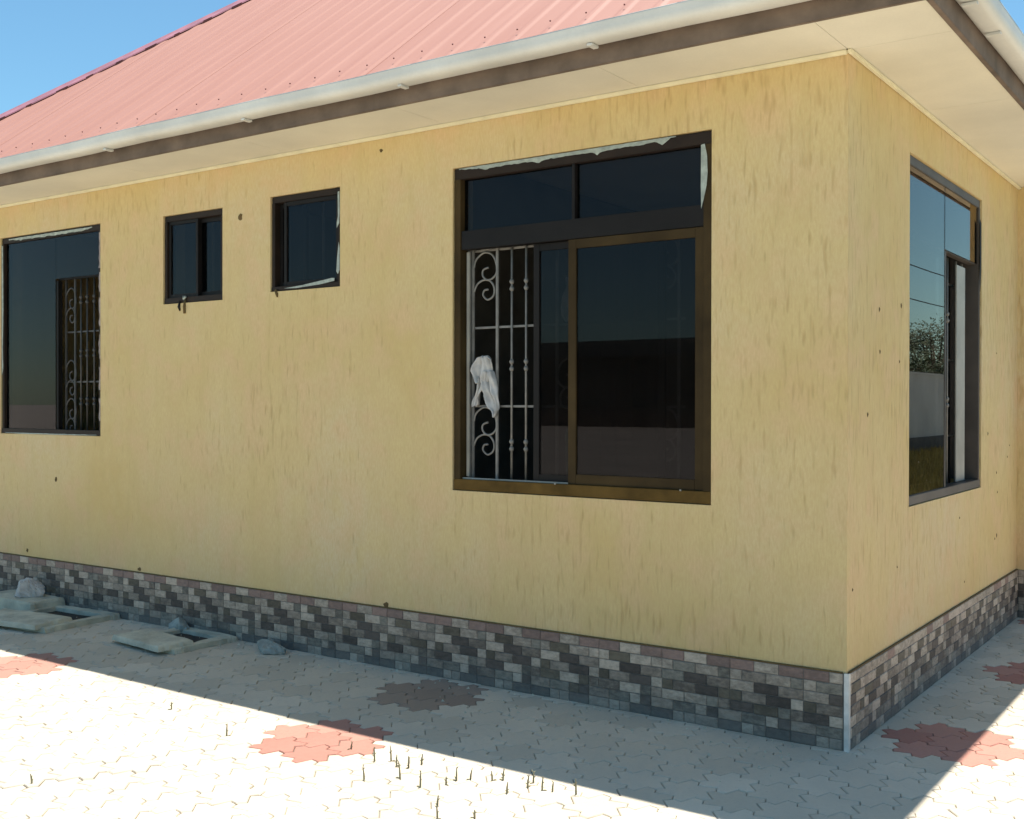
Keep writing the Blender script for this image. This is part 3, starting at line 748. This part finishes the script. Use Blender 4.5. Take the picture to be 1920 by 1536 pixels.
# ------------------------------------------------------------ weeds in the paving joints
SPR = [(-2.331,-1.395,.058,'lone dry sprout left of the nearest red flower of pavers'), (-2.886,-1.263,.04,'short pale sprout farthest left on the sunlit paving'), (-2.469,-2.245,.04,'lone sprout near the lower left of the paving'),
 (-1.559,-1.271,.06,0), (-1.503,-1.231,.062,0), (-1.336,-1.368,.068,0), (-1.439,-1.464,.05,0), (-1.391,-1.251,.05,0), (-1.374,-1.19,.045,0), (-1.204,-1.401,.068,0), (-1.141,-1.32,.035,0), (-1.134,-1.263,.055,0), (-1.1,-1.217,.04,0),
 (-.988,-1.152,.05,0), (-.893,-1.26,.045,0), (-.865,-1.161,.05,0), (-.873,-1.108,.045,0), (-.799,-1.158,.055,0), (-.668,-1.122,.062,'rightmost sprout, touching the shadow edge'), (-1.029,-1.513,.04,0), (-.946,-1.615,.05,'sprout at the bottom of the frame'), (-.843,-1.53,.03,0), (-1.752,-1.208,.03,'tiny sprout on the edge of a red flower of pavers'), (-1.44,-1.27,.05,0), (-1.02,-1.18,.04,0), (-.76, -1.145, .04, 0)]
ORD = 'first second third fourth fifth sixth seventh eighth ninth tenth eleventh twelfth thirteenth fourteenth fifteenth sixteenth seventeenth eighteenth nineteenth twentieth twenty-first'.split()
plain_ = sorted([q for q in SPR if not q[3]], key=lambda q: pix((q[0], q[1], 0))[0])
for (x, y, h, lab) in SPR:
    if not lab: lab = ORD[plain_.index((x, y, h, lab))]+' from the left of the thin dry sprouts beside the shadow edge'
    mb = MB(); lx, ly = rng.uniform(-.006, .006), rng.uniform(-.004, .004)
    mb.tube([(0, 0, -.005), (lx*.3, ly*.3, h*.5), (lx, ly, h)], [.0042, .0038, .0018], 5)
    for k in range(rng.randint(3, 5)):
        z = h*rng.uniform(.1, .95); a = rng.uniform(0, 6.28); l = rng.uniform(.006, .012)
        mb.tube([(lx*z/h, ly*z/h, z), (lx*z/h+l*math.cos(a)*.6, ly*z/h+l*math.sin(a)*.6, z+l*.6), (lx*z/h+l*math.cos(a), ly*z/h+l*math.sin(a), z+l*.9)], [.0014, .0018, .0004], 4)
    a = rng.uniform(0, 6)
    mb.tube([(0, 0, .001), (.012*math.cos(a), .012*math.sin(a), .004), (.022*math.cos(a), .022*math.sin(a), .001)], [.002, .003, .0005], 4)
    o = part('weed_sprout', mb, 'weed', None, label=lab, category='weed', group='dry sprouts growing from the paving joints'); o.location = (x, y, 0)

# ------------------------------------------------------------ yard and surroundings (seen mirrored in the window glass)
e = link('boundary_wall', None, None, (7.3, 0, 0), label='whitewashed boundary wall with a dark base beyond the side of the house', category='wall')
part('masonry', MB().box((0, -25, .5), (.2, 60, 2.35)), 'yardwall', e); part('base', MB().box((-.02, -25, -.05), (.22, 60, .4995)), 'yardbase', e)
part('coping', MB().box((-.04, -25, 2.3505), (.24, 60, 2.42)), 'yardwall', e)
mb = MB()
for i in range(14000):
    x = rng.uniform(3.2, 7.2); y = rng.uniform(9, 40); h = rng.uniform(.08, .3); a = rng.uniform(0, 3.14); c, s = .03*math.cos(a), .03*math.sin(a)
    mb.quad((x-c, y-s, -.03), (x+c, y+s, -.03), (x+rng.uniform(-.06, .06), y+rng.uniform(-.06, .06), h))
part('grass', mb, 'grass', None, kind='stuff', label='dry yellowish grass strip at the foot of the boundary wall', category='grass')
def tree_meshes(seed, h):
    r_ = random.Random(seed); tr = MB(); lf = MB()
    tr.tube([(0, 0, -.05), (.05, 0, h*.25), (.0, .1, h*.5), (.1, .05, h*.8)], [.16, .12, .09, .03], 8)
    cl = []
    for i in range(16):
        a = r_.uniform(0, 6.28); rr = h*r_.uniform(.08, .34); z = h*r_.uniform(.42, .95)
        c = Vector((rr*math.cos(a), rr*math.sin(a), z)); cl.append((c, h*r_.uniform(.10, .19)))
        tr.tube([(.02, .03, h*r_.uniform(.25, .5)), tuple(c*.6+Vector((0, 0, z*.38))), tuple(c)], [.05, .03, .012], 5)
    for c, q in cl:
        for k in range(260):
            d = Vector((r_.gauss(0, 1), r_.gauss(0, 1), r_.gauss(0, .8))).normalized()*q*r_.uniform(.4, 1.1); p = c+d
            u = Vector((r_.gauss(0, 1), r_.gauss(0, 1), r_.gauss(0, 1))).normalized(); v = u.orthogonal().normalized(); s = .075
            lf.quad(p-u*s, p+v*s*.5, p+u*s, p-v*s*.5)
    return tr.mesh('trunk', M['trunk'], smooth=True), lf.mesh('crown', M['leaf'])
TM = [tree_meshes(3, 5.2), tree_meshes(8, 6.0), tree_meshes(15, 4.6)]
tl = ['bushy dark tree beyond the whitewashed boundary wall', 'broad dark tree on the far side of the open ground']
TREES = [(9.5+rng.uniform(0, 3), 24+i*3.6, 0) for i in range(8)]+[(-75+i*6.2+rng.uniform(-1, 1), -66+rng.uniform(-3, 3), 1) for i in range(14)]
for it_, (x, y, g) in enumerate(TREES):
    lab = (ORD[it_]+' of the bushy dark trees beyond the whitewashed wall, counted from the front') if g == 0 else ORD[it_-8]+' from the west of the trees behind the long brown building'
    tm = rng.choice(TM); t_ = link('tree', None, None, (x, y, 0), label=lab, category='tree', group=['trees beyond the boundary wall', 'trees across the open ground'][g])
    t_.rotation_euler.z = rng.uniform(0, 6); t_.scale = (1.2, 1.2, 1+.12*rng.random()) if g else (1.1, 1.1, .78+.1*rng.random())
    link('trunk', tm[0], t_); link('crown', tm[1], t_)
e = link('building', None, None, (-40, -60, 0), label='long low brown building across the open ground, mirrored in the window', category='building')
part('wall', MB().box((-42, -3, -.05), (34, 3, 4.5)), 'brownwall', e); part('roof', MB().box((-42.5, -3.5, 4.5005), (34.5, 3.5, 5.5)), 'yardbase', e)
# overhead cables past the side of the house
for z, lab in ((6.4, 'upper dark overhead cable beyond the boundary wall'), (5.2, 'lower dark overhead cable beyond the boundary wall')):
    part('cable', MB().tube([(9.3, 10+i*4, z+.02*(i-6)**2) for i in range(14)], .02, 5), 'frame_dark', None, label=lab, category='cable')
